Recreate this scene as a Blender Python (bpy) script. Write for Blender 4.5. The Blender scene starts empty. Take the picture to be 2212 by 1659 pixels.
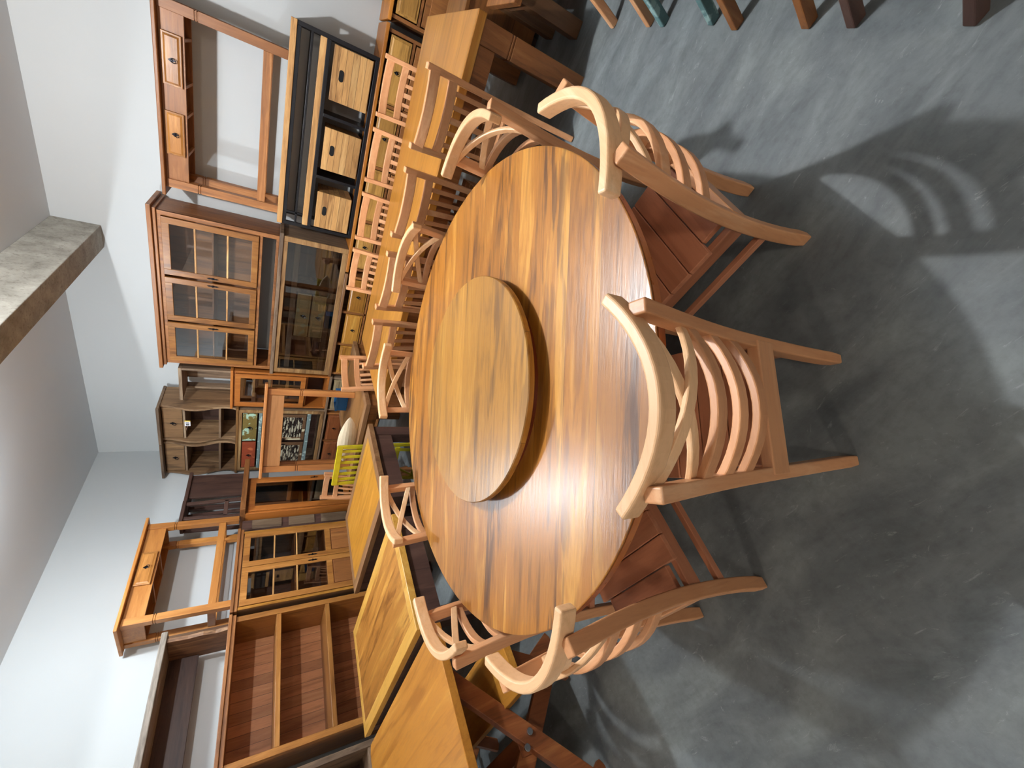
import bpy, math, random
from mathutils import Vector, Matrix
random.seed(7)
C = bpy.context.scene.collection
sc = bpy.context.scene

# ------------------------------------------------------------------ camera
def set_camera():
    p, r, yaw = math.radians(31.5068), math.radians(4.0087), math.radians(34.917)
    f = Vector((0, math.cos(p), -math.sin(p))); u = Vector((0, math.sin(p), math.cos(p))); x = Vector((1, 0, 0))
    X = math.cos(r)*x + math.sin(r)*u
    U = -math.sin(r)*x + math.cos(r)*u
    Rz = Matrix.Rotation(yaw, 3, 'Z')
    X, U, f = Rz@X, Rz@U, Rz@f
    m = Matrix((( -U.x, X.x, -f.x, 0), (-U.y, X.y, -f.y, 0), (-U.z, X.z, -f.z, 1.65), (0, 0, 0, 1)))
    cam = bpy.data.cameras.new('camera'); o = bpy.data.objects.new('camera', cam); C.objects.link(o)
    o.matrix_world = m
    cam.sensor_fit = 'HORIZONTAL'; cam.sensor_width = 36; cam.lens = 869.35/2212*36
    cam.clip_start = 0.02; cam.clip_end = 60
    sc.camera = o
set_camera()

# ------------------------------------------------------------------ light
w = bpy.data.worlds.new('world'); sc.world = w; w.use_nodes = True
w.node_tree.nodes['Background'].inputs[0].default_value = (0.75, 0.85, 1, 1)
w.node_tree.nodes['Background'].inputs[1].default_value = 0.0
def lamp(name, x, y, z, power, col, rad=0.05):
    l = bpy.data.lights.new(name, 'POINT'); l.energy = power; l.color = col; l.shadow_soft_size = rad
    o = bpy.data.objects.new(name, l); o.location = (x, y, z); C.objects.link(o)
lamp('ceiling_or_fill_lamp', -0.68, 2.50, 3.42, 178, (0.97, 0.985, 1.0), .045)
lamp('ceiling_or_fill_lamp', -3.55, 2.65, 3.42, 100, (0.86, 0.94, 1.0), .06)
lamp('ceiling_or_fill_lamp', -2.6, -2.8, 3.42, 118, (1.0, 0.84, 0.70), .25)  # added warm fill behind the camera, no known lamp there
lamp('ceiling_or_fill_lamp', 1.8, -3.2, 3.42, 85, (1.0, 0.84, 0.70), .25)  # second unseen fill, added to lift the shadows with warm light
sc.view_settings.view_transform = 'Standard'; sc.view_settings.look = 'None'
sc.view_settings.gamma = 1; sc.view_settings.use_curve_mapping = False
sc.view_settings.exposure = 0.85

# ------------------------------------------------------------------ materials
def srgb(h):
    if isinstance(h, str):
        v = [int(h[i:i+2], 16)/255 for i in (0, 2, 4)]
    else: v = [c/255 for c in h]
    return tuple((c/12.92 if c <= .04045 else ((c+.055)/1.055)**2.4) for c in v) + (1,)
class NT:
    def __init__(s, name):
        s.m = bpy.data.materials.new(name); s.m.use_nodes = True; s.t = s.m.node_tree
        s.b = s.t.nodes['Principled BSDF']
    def n(s, typ, **k):
        o = s.t.nodes.new('ShaderNode'+typ)
        for a, v in k.items(): setattr(o, a, v)
        return o
    def l(s, a, b): s.t.links.new(a, b)
    def math(s, op, a, b=None, c=None):
        o = s.n('Math', operation=op)
        for i, v in enumerate((a, b, c)):
            if v is None: continue
            if hasattr(v, 'links'): s.l(v, o.inputs[i])
            else: o.inputs[i].default_value = v
        return o.outputs[0]
    def mix(s, fac, a, b, blend='MIX'):
        o = s.n('Mix', data_type='RGBA', blend_type=blend)
        for i, v in ((0, fac), (6, a), (7, b)):
            if hasattr(v, 'links'): s.l(v, o.inputs[i])
            else: o.inputs[i].default_value = v
        return o.outputs[2]
    def ramp(s, fac, stops):
        o = s.n('ValToRGB'); s.l(fac, o.inputs[0]); e = o.color_ramp.elements
        while len(e) < len(stops): e.new(0.5)
        for i, (p, c) in enumerate(stops): e[i].position = p; e[i].color = c
        return o.outputs[0]
_mats = {}
def wood(base, dark=None, light=None, axis='x', plank=None, pw=0.1, rough=0.38, grain=1.0, bump=0.05, tone=0.22, coat=0.0, scale=1.0, gap=0.0):
    key = (base, dark, light, axis, plank, pw, rough, grain, tone, coat, scale, gap)
    if key in _mats: return _mats[key]
    T = NT('wood_'+base+'_'+axis); bc = srgb(base)
    dk = srgb(dark) if dark else tuple(c*.42 for c in bc[:3])+(1,)
    lt = srgb(light) if light else tuple(min(1, c*1.3) for c in bc[:3])+(1,)
    tc = T.n('TexCoord'); oi = T.n('ObjectInfo')
    sep = T.n('SeparateXYZ'); T.l(tc.outputs['Object'], sep.inputs[0])
    rnd = T.math('MULTIPLY', oi.outputs['Random'], 7.3)
    val = None
    if plank:
        c = sep.outputs['XYZ'.index(plank.upper())]
        d = T.math('DIVIDE', T.math('ADD', c, 50.0), pw)
        idx = T.math('FLOOR', d); fr = T.math('FRACT', d)
        wn = T.n('TexWhiteNoise', noise_dimensions='1D'); T.l(T.math('ADD', idx, rnd), wn.inputs['W'])
        val = wn.outputs['Value']
        if gap > 0:
            edge = T.math('LESS_THAN', T.math('MINIMUM', fr, T.math('SUBTRACT', 1.0, fr)), gap)
    off = rnd if val is None else T.math('ADD', rnd, T.math('MULTIPLY', val, 13.7))
    cmb = T.n('CombineXYZ')
    st = {'x': (.10, 1, 1), 'y': (1, .10, 1), 'z': (1, 1, .10)}[axis]
    for i in range(3):
        T.l(T.math('ADD', T.math('MULTIPLY', sep.outputs[i], st[i]*scale), off), cmb.inputs[i])
    n1 = T.n('TexNoise'); n1.inputs['Scale'].default_value = 9; n1.inputs['Detail'].default_value = 5; n1.inputs['Roughness'].default_value = .6; n1.inputs['Distortion'].default_value = 1.2
    T.l(cmb.outputs[0], n1.inputs['Vector'])
    n2 = T.n('TexNoise'); n2.inputs['Scale'].default_value = 75; n2.inputs['Detail'].default_value = 3; n2.inputs['Roughness'].default_value = .7
    T.l(cmb.outputs[0], n2.inputs['Vector'])
    r1 = T.ramp(n1.outputs['Fac'], [(.34, dk), (.455, bc), (.54, bc), (.66, lt)])
    col = T.mix(min(1, .8*grain), bc, r1)
    n3 = T.n('TexNoise'); n3.inputs['Scale'].default_value = 30; n3.inputs['Detail'].default_value = 4; n3.inputs['Distortion'].default_value = .8; T.l(cmb.outputs[0], n3.inputs['Vector'])
    n4 = T.n('TexNoise'); n4.inputs['Scale'].default_value = 3.1; n4.inputs['Detail'].default_value = 2; T.l(cmb.outputs[0], n4.inputs['Vector'])
    sk = T.math('MULTIPLY', T.ramp(n3.outputs['Fac'], [(.40, (1, 1, 1, 1)), (.50, (0, 0, 0, 1))]), T.ramp(n4.outputs['Fac'], [(.44, (0, 0, 0, 1)), (.62, (1, 1, 1, 1))]))
    col = T.mix(T.math('MULTIPLY', sk, min(1, .75*grain*grain)), col, dk)
    fine = T.ramp(n2.outputs['Fac'], [(.30, (.62, .55, .5, 1)), (.52, (1, 1, 1, 1))])
    col = T.mix(min(1, .55*grain), col, fine, 'MULTIPLY')
    src = val if val is not None else oi.outputs['Random']
    k = T.math('ADD', T.math('MULTIPLY', T.math('SUBTRACT', src, .5), tone*2), 1.0)
    kc = T.n('CombineColor'); T.l(k, kc.inputs[0]); T.l(T.math('POWER', k, 1.12), kc.inputs[1]); T.l(T.math('POWER', k, 1.25), kc.inputs[2])
    col = T.mix(1.0, col, kc.outputs[0], 'MULTIPLY')
    if plank and gap > 0:
        col = T.mix(T.math('MULTIPLY', edge, .75), col, (.02, .012, .008, 1))
    T.l(col, T.b.inputs['Base Color'])
    T.l(T.math('ADD', T.math('MULTIPLY', n2.outputs['Fac'], .16), rough-.08), T.b.inputs['Roughness'])
    if coat: T.b.inputs['Coat Weight'].default_value = coat; T.b.inputs['Coat Roughness'].default_value = .3
    bp = T.n('Bump'); bp.inputs['Strength'].default_value = bump*2; bp.inputs['Distance'].default_value = .004
    T.l(n2.outputs['Fac'], bp.inputs['Height']); T.l(bp.outputs[0], T.b.inputs['Normal'])
    _mats[key] = T.m; return T.m
def plain(name, col, rough=.5, metal=0.0, noise=0.0, nscale=30):
    if name in _mats: return _mats[name]
    T = NT(name); c = srgb(col)
    if noise:
        tc = T.n('TexCoord'); n = T.n('TexNoise'); n.inputs['Scale'].default_value = nscale; n.inputs['Detail'].default_value = 5
        T.l(tc.outputs['Object'], n.inputs['Vector'])
        T.l(T.ramp(n.outputs['Fac'], [(.3, tuple(x*(1-noise) for x in c[:3])+(1,)), (.7, tuple(min(1, x*(1+noise)) for x in c[:3])+(1,))]), T.b.inputs['Base Color'])
    else: T.b.inputs['Base Color'].default_value = c
    T.b.inputs['Roughness'].default_value = rough; T.b.inputs['Metallic'].default_value = metal
    _mats[name] = T.m; return T.m
def patchy(name, base, patch, scale=14, thr=.56, stretch=(1, 1, 1), rough=.6):
    if name in _mats: return _mats[name]
    T = NT(name); tc = T.n('TexCoord'); mp = T.n('Mapping'); mp.inputs['Scale'].default_value = stretch
    T.l(tc.outputs['Object'], mp.inputs[0])
    n = T.n('TexNoise'); n.inputs['Scale'].default_value = scale; n.inputs['Detail'].default_value = 6; T.l(mp.outputs[0], n.inputs['Vector'])
    n2 = T.n('TexNoise'); n2.inputs['Scale'].default_value = scale*4; T.l(mp.outputs[0], n2.inputs['Vector'])
    c = T.mix(n2.outputs['Fac'], srgb(base), tuple(v*.6 for v in srgb(base)[:3])+(1,))
    f = T.ramp(n.outputs['Fac'], [(thr-.02, (0, 0, 0, 1)), (thr+.02, (1, 1, 1, 1))])
    T.l(T.mix(f, c, srgb(patch)), T.b.inputs['Base Color']); T.b.inputs['Roughness'].default_value = rough
    _mats[name] = T.m; return T.m
def glass():
    if 'glass' in _mats: return _mats['glass']
    m = bpy.data.materials.new('pane_glass'); m.use_nodes = True; t = m.node_tree; t.nodes.clear()
    o = t.nodes.new('ShaderNodeOutputMaterial'); mx = t.nodes.new('ShaderNodeMixShader'); a = t.nodes.new('ShaderNodeBsdfTransparent'); g = t.nodes.new('ShaderNodeBsdfGlossy')
    fr = t.nodes.new('ShaderNodeFresnel'); fr.inputs[0].default_value = 1.55
    ad = t.nodes.new('ShaderNodeMath'); ad.operation = 'ADD'; ad.inputs[1].default_value = .05
    a.inputs[0].default_value = (.94, .96, .97, 1); g.inputs['Roughness'].default_value = .02
    t.links.new(fr.outputs[0], ad.inputs[0]); t.links.new(ad.outputs[0], mx.inputs[0]); t.links.new(a.outputs[0], mx.inputs[1]); t.links.new(g.outputs[0], mx.inputs[2]); t.links.new(mx.outputs[0], o.inputs[0])
    _mats['glass'] = m; return m
def floor_mat():
    T = NT('polished_concrete'); tc = T.n('TexCoord'); O = tc.outputs['Object']
    mp = T.n('Mapping'); mp.inputs['Rotation'].default_value = (0, 0, .9); mp.inputs['Scale'].default_value = (1, 2.6, 1); T.l(O, mp.inputs[0])
    a = T.n('TexNoise'); a.inputs['Scale'].default_value = 2.2; a.inputs['Detail'].default_value = 8; a.inputs['Roughness'].default_value = .62; a.inputs['Distortion'].default_value = .5; T.l(mp.outputs[0], a.inputs['Vector'])
    b = T.n('TexNoise'); b.inputs['Scale'].default_value = 26; b.inputs['Detail'].default_value = 7; b.inputs['Roughness'].default_value = .7; T.l(O, b.inputs['Vector'])
    d = T.n('TexNoise'); d.inputs['Scale'].default_value = 7; d.inputs['Detail'].default_value = 9; d.inputs['Distortion'].default_value = 2.5; d.inputs['Roughness'].default_value = .75; T.l(mp.outputs[0], d.inputs['Vector'])
    col = T.ramp(a.outputs['Fac'], [(.3, srgb('52585a')), (.5, srgb('686e6f')), (.7, srgb('7e8585'))])
    col = T.mix(.5, col, T.ramp(b.outputs['Fac'], [(.3, (.55, .55, .55, 1)), (.55, (1, 1, 1, 1))]), 'MULTIPLY')
    sp = T.ramp(d.outputs['Fac'], [(.60, (0, 0, 0, 1)), (.70, (1, 1, 1, 1))])
    col = T.mix(T.math('MULTIPLY', sp, .45), col, srgb('aab0ad'))
    T.l(col, T.b.inputs['Base Color'])
    T.l(T.math('ADD', T.math('MULTIPLY', b.outputs['Fac'], .3), .42), T.b.inputs['Roughness'])
    bp = T.n('Bump'); bp.inputs['Strength'].default_value = .12; bp.inputs['Distance'].default_value = .003; T.l(b.outputs['Fac'], bp.inputs['Height']); T.l(bp.outputs[0], T.b.inputs['Normal'])
    return T.m
def paint(name, col, v=.03):
    T = NT(name); tc = T.n('TexCoord'); a = T.n('TexNoise'); a.inputs['Scale'].default_value = 1.5; a.inputs['Detail'].default_value = 5; T.l(tc.outputs['Object'], a.inputs['Vector'])
    c = srgb(col); T.l(T.ramp(a.outputs['Fac'], [(.3, tuple(x*(1-v) for x in c[:3])+(1,)), (.7, c)]), T.b.inputs['Base Color'])
    b = T.n('TexNoise'); b.inputs['Scale'].default_value = 220; T.l(tc.outputs['Object'], b.inputs['Vector'])
    bp = T.n('Bump'); bp.inputs['Strength'].default_value = .08; bp.inputs['Distance'].default_value = .002; T.l(b.outputs['Fac'], bp.inputs['Height']); T.l(bp.outputs[0], T.b.inputs['Normal'])
    T.b.inputs['Roughness'].default_value = .75; return T.m

# palettes: functions of the grain axis
pale = lambda a='x', **k: wood('cd9467', 'b4784c', 'e2b78e', axis=a, rough=.42, grain=.55, tone=.10, **k)      # raw chair wood
palex = lambda a='x', **k: wood('dcb083', 'c6905f', 'efd2ac', axis=a, rough=.42, grain=.5, tone=.08, **k)
rose = lambda a='x', **k: wood('bd7e5c', '965a3c', 'd0946f', axis=a, rough=.38, grain=.5, tone=.2, **k)        # seat boards
amber = lambda a='x', **k: wood('9a6630', '6d421d', 'b98346', axis=a, rough=.34, grain=.9, **k)
gold = lambda a='x', **k: wood('a8742f', '7d4f1c', 'c49548', axis=a, rough=.33, grain=.9, **k)
brown = lambda a='x', **k: wood('8e5a2e', '5c371c', 'ac7544', axis=a, rough=.45, grain=.8, **k)
rust = lambda a='x', **k: wood('834a26', '582d16', 'a06538', axis=a, rough=.45, grain=.8, **k)
grey = lambda a='x', **k: wood('7d6650', '4e3c2e', '9c866c', axis=a, rough=.6, grain=1.0, tone=.25, **k)       # reclaimed grey-brown
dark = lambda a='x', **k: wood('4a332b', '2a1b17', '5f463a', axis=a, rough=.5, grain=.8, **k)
sand = lambda a='x', **k: wood('bf8f56', '8d6236', 'd6ac72', axis=a, rough=.5, grain=1.0, tone=.2, **k)        # pale rough-sawn
tbrown = lambda a='x', **k: wood('7a5638', '523620', '93704e', axis=a, rough=.38, grain=.7, **k)
black = plain('black_iron', '15161b', .38, .3)
iron = plain('dark_iron_pull', '1c1b20', .35, .7)
steel = plain('bolt_steel', 'c9ccd0', .25, 1.0)

# ------------------------------------------------------------------ mesh helpers
class MB:
    def __init__(s): s.v = []; s.f = []
    def add(s, vs, fs):
        b = len(s.v); s.v += [tuple(v) for v in vs]; s.f += [tuple(i+b for i in f) for f in fs]; return s
    def box(s, x0, x1, y0, y1, z0, z1):
        vs = [(x, y, z) for z in (z0, z1) for y in (y0, y1) for x in (x0, x1)]
        return s.add(vs, [(0, 2, 3, 1), (4, 5, 7, 6), (0, 1, 5, 4), (2, 6, 7, 3), (0, 4, 6, 2), (1, 3, 7, 5)])
    def sweep(s, pts, w, h, side, taper=None):
        """rectangular section: w along `side` (approx), h along the third axis"""
        pts = [Vector(p) for p in pts]; n = len(pts); vs = []
        side = Vector(side)
        for i, p in enumerate(pts):
            t = (pts[min(i+1, n-1)]-pts[max(i-1, 0)]).normalized()
            a = (side - t*side.dot(t)).normalized(); b = t.cross(a)
            k = taper[i] if taper else 1
            for sa, sb in ((-1, -1), (1, -1), (1, 1), (-1, 1)):
                vs.append(p + a*sa*w*k/2 + b*sb*h*k/2)
        fs = [(3, 2, 1, 0), tuple(4*(n-1)+j for j in range(4))]
        for i in range(n-1):
            for j in range(4):
                k = (j+1) % 4
                fs.append((4*i+j, 4*i+k, 4*i+4+k, 4*i+4+j))
        return s.add(vs, fs)
    def bar(s, p, q, w, h, side=(1, 0, 0)): return s.sweep([p, q], w, h, side)
    def tube(s, pts, r, n=10, ends=True):
        pts = [Vector(p) for p in pts]; m = len(pts); vs = []
        for i, p in enumerate(pts):
            t = (pts[min(i+1, m-1)]-pts[max(i-1, 0)]).normalized()
            ref = Vector((0, 0, 1)) if abs(t.z) < .9 else Vector((1, 0, 0))
            a = t.cross(ref).normalized(); b = t.cross(a)
            rr = r[i] if isinstance(r, (list, tuple)) else r
            for j in range(n):
                an = 2*math.pi*j/n; vs.append(p+a*math.cos(an)*rr+b*math.sin(an)*rr)
        fs = [tuple(range(n))[::-1], tuple((m-1)*n+j for j in range(n))] if ends else []
        for i in range(m-1):
            for j in range(n):
                k = (j+1) % n; fs.append((i*n+j, i*n+k, i*n+n+k, i*n+n+j))
        return s.add(vs, fs)
    def lathe(s, prof, n=64, cx=0, cy=0):
        vs = []; fs = []; m = len(prof)
        for r, z in prof:
            for j in range(n):
                a = 2*math.pi*j/n; vs.append((cx+r*math.cos(a), cy+r*math.sin(a), z))
        for i in range(m-1):
            for j in range(n):
                k = (j+1) % n; fs.append((i*n+j, i*n+k, i*n+n+k, i*n+n+j))
        fs.append(tuple(range(n))[::-1]); fs.append(tuple((m-1)*n+j for j in range(n)))
        return s.add(vs, fs)
    def prism(s, poly, d0, d1, plane='xz'):
        """extrude polygon in plane between d0 and d1 along the remaining axis"""
        n = len(poly)
        def P(a, b, d): return {'xz': (a, d, b), 'yz': (d, a, b), 'xy': (a, b, d)}[plane]
        vs = [P(a, b, d0) for a, b in poly]+[P(a, b, d1) for a, b in poly]
        fs = [tuple(range(n)), tuple(range(n, 2*n))[::-1]]
        for i in range(n):
            j = (i+1) % n; fs.append((i, n+i, n+j, j))
        return s.add(vs, fs)
    def build(s, name, mat, parent=None, bevel=.003, seg=2, smooth=False, label=None):
        me = bpy.data.meshes.new(name); me.from_pydata(s.v, [], s.f); me.materials.append(mat)
        import bmesh
        bm = bmesh.new(); bm.from_mesh(me); bmesh.ops.recalc_face_normals(bm, faces=bm.faces); bm.to_mesh(me); bm.free()
        o = bpy.data.objects.new(name, me); C.objects.link(o)
        if parent: o.parent = parent
        if smooth:
            for p in me.polygons: p.use_smooth = True
        if bevel:
            b = o.modifiers.new('bevel', 'BEVEL'); b.width = bevel; b.segments = seg; b.limit_method = 'ANGLE'; b.angle_limit = math.radians(50); b.harden_normals = False
        if smooth:
            e = o.modifiers.new('ws', 'WEIGHTED_NORMAL')
        if label: o['label'] = label
        return o
def box(name, mat, parent, x0, x1, y0, y1, z0, z1, bevel=.003, label=None):
    return MB().box(x0, x1, y0, y1, z0, z1).build(name, mat, parent, bevel, label=label)
def thing(name, label, cat, loc=(0, 0, 0), rz=0, group=None):
    o = bpy.data.objects.new(name, None); C.objects.link(o); o.location = loc; o.rotation_euler = (0, 0, math.radians(rz))
    o.empty_display_size = .1
    o['label'] = label; o['category'] = cat
    if group: o['group'] = group
    return o
def tag(o, label, cat, group=None):
    o['label'] = label; o['category'] = cat
    if group: o['group'] = group
    return o
def kids(o): return [c for c in C.objects if c.parent == o]
def dup(root, loc, rz, label, group=None):
    r = root.copy(); C.objects.link(r); r.location = loc; r.rotation_euler = (0, 0, math.radians(rz)); r['label'] = label
    if group: r['group'] = group
    for ch in kids(root):
        c = ch.copy(); C.objects.link(c); c.parent = r
        for g in kids(ch):
            d = g.copy(); C.objects.link(d); d.parent = c
    return r
def struct(name, mb, mat, bevel=0):
    o = mb.build(name, mat, None, bevel); o['kind'] = 'structure'; return o

# ------------------------------------------------------------------ room
XL, YB, XR, YF, ZC = -5.56, 5.60, 5.0, -4.5, 3.57
wallm = paint('white_wall_paint', 'c1c5c6'); ceilm = paint('ceiling_paint', 'd3dadf')
struct('floor', MB().box(XL-.15, XR+.15, YF-.15, YB+.15, -.1, 0), floor_mat())
struct('wall_left', MB().box(XL-.15, XL, YF-.15, YB+.15, 0, ZC), wallm)
struct('wall_back', MB().box(XL, XR, YB, YB+.15, 0, ZC), wallm)
struct('wall_right', MB().box(XR, XR+.15, YF-.15, YB+.15, 0, ZC), wallm)
struct('wall_front', MB().box(XL, XR, YF-.15, YF, 0, ZC), wallm)
struct('ceiling', MB().box(XL-.15, XR+.15, YF-.15, YB+.15, ZC, ZC+.1), ceilm)
T = NT('raw_concrete'); tc = T.n('TexCoord')
n = T.n('TexNoise'); n.inputs['Scale'].default_value = 5; n.inputs['Detail'].default_value = 9; n.inputs['Roughness'].default_value = .65; T.l(tc.outputs['Object'], n.inputs['Vector'])
v = T.n('TexNoise'); v.inputs['Scale'].default_value = 45; v.inputs['Detail'].default_value = 5; T.l(tc.outputs['Object'], v.inputs['Vector'])
cc = T.ramp(n.outputs['Fac'], [(.3, srgb('7c7970')), (.5, srgb('9a978d')), (.7, srgb('b0ada4'))])
cc = T.mix(.5, cc, T.ramp(v.outputs['Fac'], [(.33, (.5, .48, .45, 1)), (.45, (1, 1, 1, 1))]), 'MULTIPLY')
T.l(cc, T.b.inputs['Base Color']); T.b.inputs['Roughness'].default_value = .85
bp = T.n('Bump'); bp.inputs['Strength'].default_value = .4; bp.inputs['Distance'].default_value = .01; T.l(n.outputs['Fac'], bp.inputs['Height']); T.l(bp.outputs[0], T.b.inputs['Normal'])
struct('trim_1', MB().box(-2.50, -2.255, YF, YB, 3.205, ZC), T.m, .006)

# ------------------------------------------------------------------ hardware
def ring_pull(parent, x, z, y=0, s=1.0, label=None):
    """black diamond plate with a hanging ring, on a front facing -y"""
    m = MB(); d = .026*s
    m.prism([(x-d*.7, z), (x, z+d), (x+d*.7, z), (x, z-d)], y-.004, y)
    m.tube([(x, y, z), (x, y-.014*s, z)], .006*s, 8)
    c = (x, y-.012*s, z-.014*s); R = .017*s
    m.tube([(c[0]+R*math.sin(a), c[1]-.004*s*(1-math.cos(a)), c[2]+R*math.cos(a)) for a in [i*2*math.pi/14 for i in range(15)]], .0028*s, 6)
    return m.build('handle', iron, parent, 0)
def drawer(parent, x0, x1, z0, z1, mat, y=0.0, s=1.0, raised=True, pull=True, depth=.02):
    m = MB().box(x0, x1, y-.012, y+depth, z0, z1)
    o = m.build('drawer', mat, parent, .004)
    if raised:
        t = .028
        poly0 = [(x0+t*.5, z0+t*.5), (x1-t*.5, z0+t*.5), (x1-t*.5, z1-t*.5), (x0+t*.5, z1-t*.5)]
        poly1 = [(x0+t, z0+t), (x1-t, z0+t), (x1-t, z1-t), (x0+t, z1-t)]
        me = MB(); me.add([(a, y-.0121, b) for a, b in poly0]+[(a, y-.020, b) for a, b in poly1], [(0, 1, 5, 4), (1, 2, 6, 5), (2, 3, 7, 6), (3, 0, 4, 7), (4, 5, 6, 7)])
        me.build('raised_panel', mat, o, 0)
        yy = y-.020
    else: yy = y-.012
    if pull: ring_pull(o, (x0+x1)/2, (z0+z1)/2, yy, s)
    return o
def spindle_pull(parent, x, z, y, horiz=False, L=.11):
    """long dark escutcheon with a small knob"""
    m = MB(); a, b = (L/2, .012)
    pts = [(-a, 0), (-a*.6, b*.7), (-a*.3, b*.5), (0, b), (a*.3, b*.5), (a*.6, b*.7), (a, 0), (a*.6, -b*.7), (a*.3, -b*.5), (0, -b), (-a*.3, -b*.5), (-a*.6, -b*.7)]
    pts = [(x+p, z+q) if horiz else (x+q, z+p) for p, q in pts]
    m.prism(pts, y-.004, y); m.tube([(x, y, z), (x, y-.018, z)], [.005, .008], 8)
    return m.build('handle', iron, parent, 0)
def glass_door(parent, x0, x1, z0, z1, matv, math_, y=0.0, st=.055, bars=(), vbars=(), zpanel=None, handle=None, hz=None, barmat=None):
    """framed door; glazed above zpanel, solid raised panel below"""
    zg = z0+st if zpanel is None else zpanel+st
    m = MB(); m.box(x0, x0+st, y-.022, y, z0, z1).box(x1-st, x1, y-.022, y, z0, z1)
    m.box(x0+st, x1-st, y-.021, y-.001, z1-st, z1).box(x0+st, x1-st, y-.021, y-.001, z0, z0+st)
    if zpanel: m.box(x0+st, x1-st, y-.021, y-.001, zpanel, zpanel+st)
    d = m.build('door', matv, parent, .003)
    if zpanel:
        MB().box(x0+st, x1-st, y-.012, y-.004, z0+st, zpanel).build('door_panel', math_, d, 0)
    for z in bars: MB().box(x0+st, x1-st, y-.018, y-.006, z-.008, z+.008).build('glazing_bar', barmat or matv, d, .002)
    MB().box(x0+st*.8, x1-st*.8, y-.010, y-.007, zg-.01, z1-st*.8).build('glass_pane', glass(), d, 0)
    if handle is not None: spindle_pull(d, handle, hz if hz else (z0+z1)/2, y-.022)
    return d
def legs_grooved(parent, pts, z0, z1, s, mat, gz):
    """square legs with a double bead groove at height gz"""
    for x, y in pts:
        m = MB(); a = s/2; g = a-.006
        m.box(x-a, x+a, y-a, y+a, gz+.022, z1).box(x-g, x+g, y-g, y+g, gz+.014, gz+.022).box(x-a, x+a, y-a, y+a, gz+.004, gz+.014)
        m.box(x-g, x+g, y-g, y+g, gz-.004, gz+.004).box(x-a, x+a, y-a, y+a, z0, gz-.004)
        m.build('leg', mat, parent, .002)

# ------------------------------------------------------------------ X-back chair of the round table
def make_ring_chair(label):
    t = thing('dining_chair', label, 'chair', group='pale dining chairs around the round table')
    def post(z, s):
        P = [(0, .168, -.012), (.16, .176, .012), (.32, .183, .026), (.46, .187, .032), (.62, .191, .032), (.78, .196, .022), (.985, .202, .000)]
        for (a, b) in zip(P, P[1:]):
            if a[0] <= z <= b[0]:
                k = (z-a[0])/(b[0]-a[0]); return (s*(a[1]+(b[1]-a[1])*k), a[2]+(b[2]-a[2])*k)
    for s in (-1, 1):
        zs = [0, .05, .1, .16, .22, .28, .34, .4, .46, .54, .62, .7, .78, .85, .91, .964]
        # smooth the polyline a little
        raw = [post(z, s) for z in zs]
        sm = [raw[0]]+[((raw[i-1][0]+2*raw[i][0]+raw[i+1][0])/4, (raw[i-1][1]+2*raw[i][1]+raw[i+1][1])/4) for i in range(1, len(raw)-1)]+[raw[-1]]
        m = MB().sweep([(x, y, z) for (x, y), z in zip(sm, zs)], .036, .046, (1, 0, 0), taper=[.85]+[1]*15)
        m.build('back_leg', pale('z'), t, .005, 3)
        MB().box(s*.19-.02, s*.19+.02, .455, .495, 0, .418).build('front_leg', pale('z'), t, .004)
        m = MB().bar((s*.185, .045, .385), (s*.19, .46, .385), .024, .06); m.build('seat_rail', rose('y'), t, .003)
        m = MB().bar((s*.18, .020, .235), (s*.19, .46, .225), .022, .032); m.build('stretcher', rose('y'), t, .003)
    def bulge(x, half, yend, sag): return yend - sag*(1-(x/half)**2)
    # top rail
    n = 18; pts = []
    for i in range(n+1):
        x = -.248+.496*i/n; pts.append((x, bulge(x, .248, .085, .120), .955))
    MB().sweep(pts, .032, .054, (0, 1, 0)).build('top_rail', palex('x'), t, .007, 3)
    for z in (.770, .670, .575):
        xe, ye = post(z, 1); pts = [(-xe+2*xe*i/12, bulge(-xe+2*xe*i/12, xe, ye+.004, .070), z) for i in range(13)]
        MB().sweep(pts, .022, .037, (0, 1, 0)).build('back_slat', pale('x'), t, .004)
    for k, (za, zb) in enumerate(((.938, .795), (.795, .938))):
        pts = []
        for i in range(11):
            x = -.185+.37*i/10; z = za+(zb-za)*i/10; pts.append((x, bulge(x, .2, .034, .065)+(.007 if k else -.007), z))
        MB().sweep(pts, .016, .030, (0, 1, 0)).build('cross_brace', palex('x'), t, .004)
    MB().bar((-.19, .022, .42), (.19, .022, .42), .034, .085, (0, 1, 0)).build('back_apron', pale('x'), t, .004)
    MB().bar((-.18, .475, .385), (.18, .475, .385), .024, .06, (0, 1, 0)).build('front_apron', pale('x'), t, .003)
    m = MB()
    for i in range(5):
        y0 = .045+i*.091; m.box(-.212 if i else -.165, .212 if i else .165, y0, y0+.088, .418, .440)
    m.build('seat', rose('x', plank='y', pw=.091), t, .003)
    return t

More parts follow.
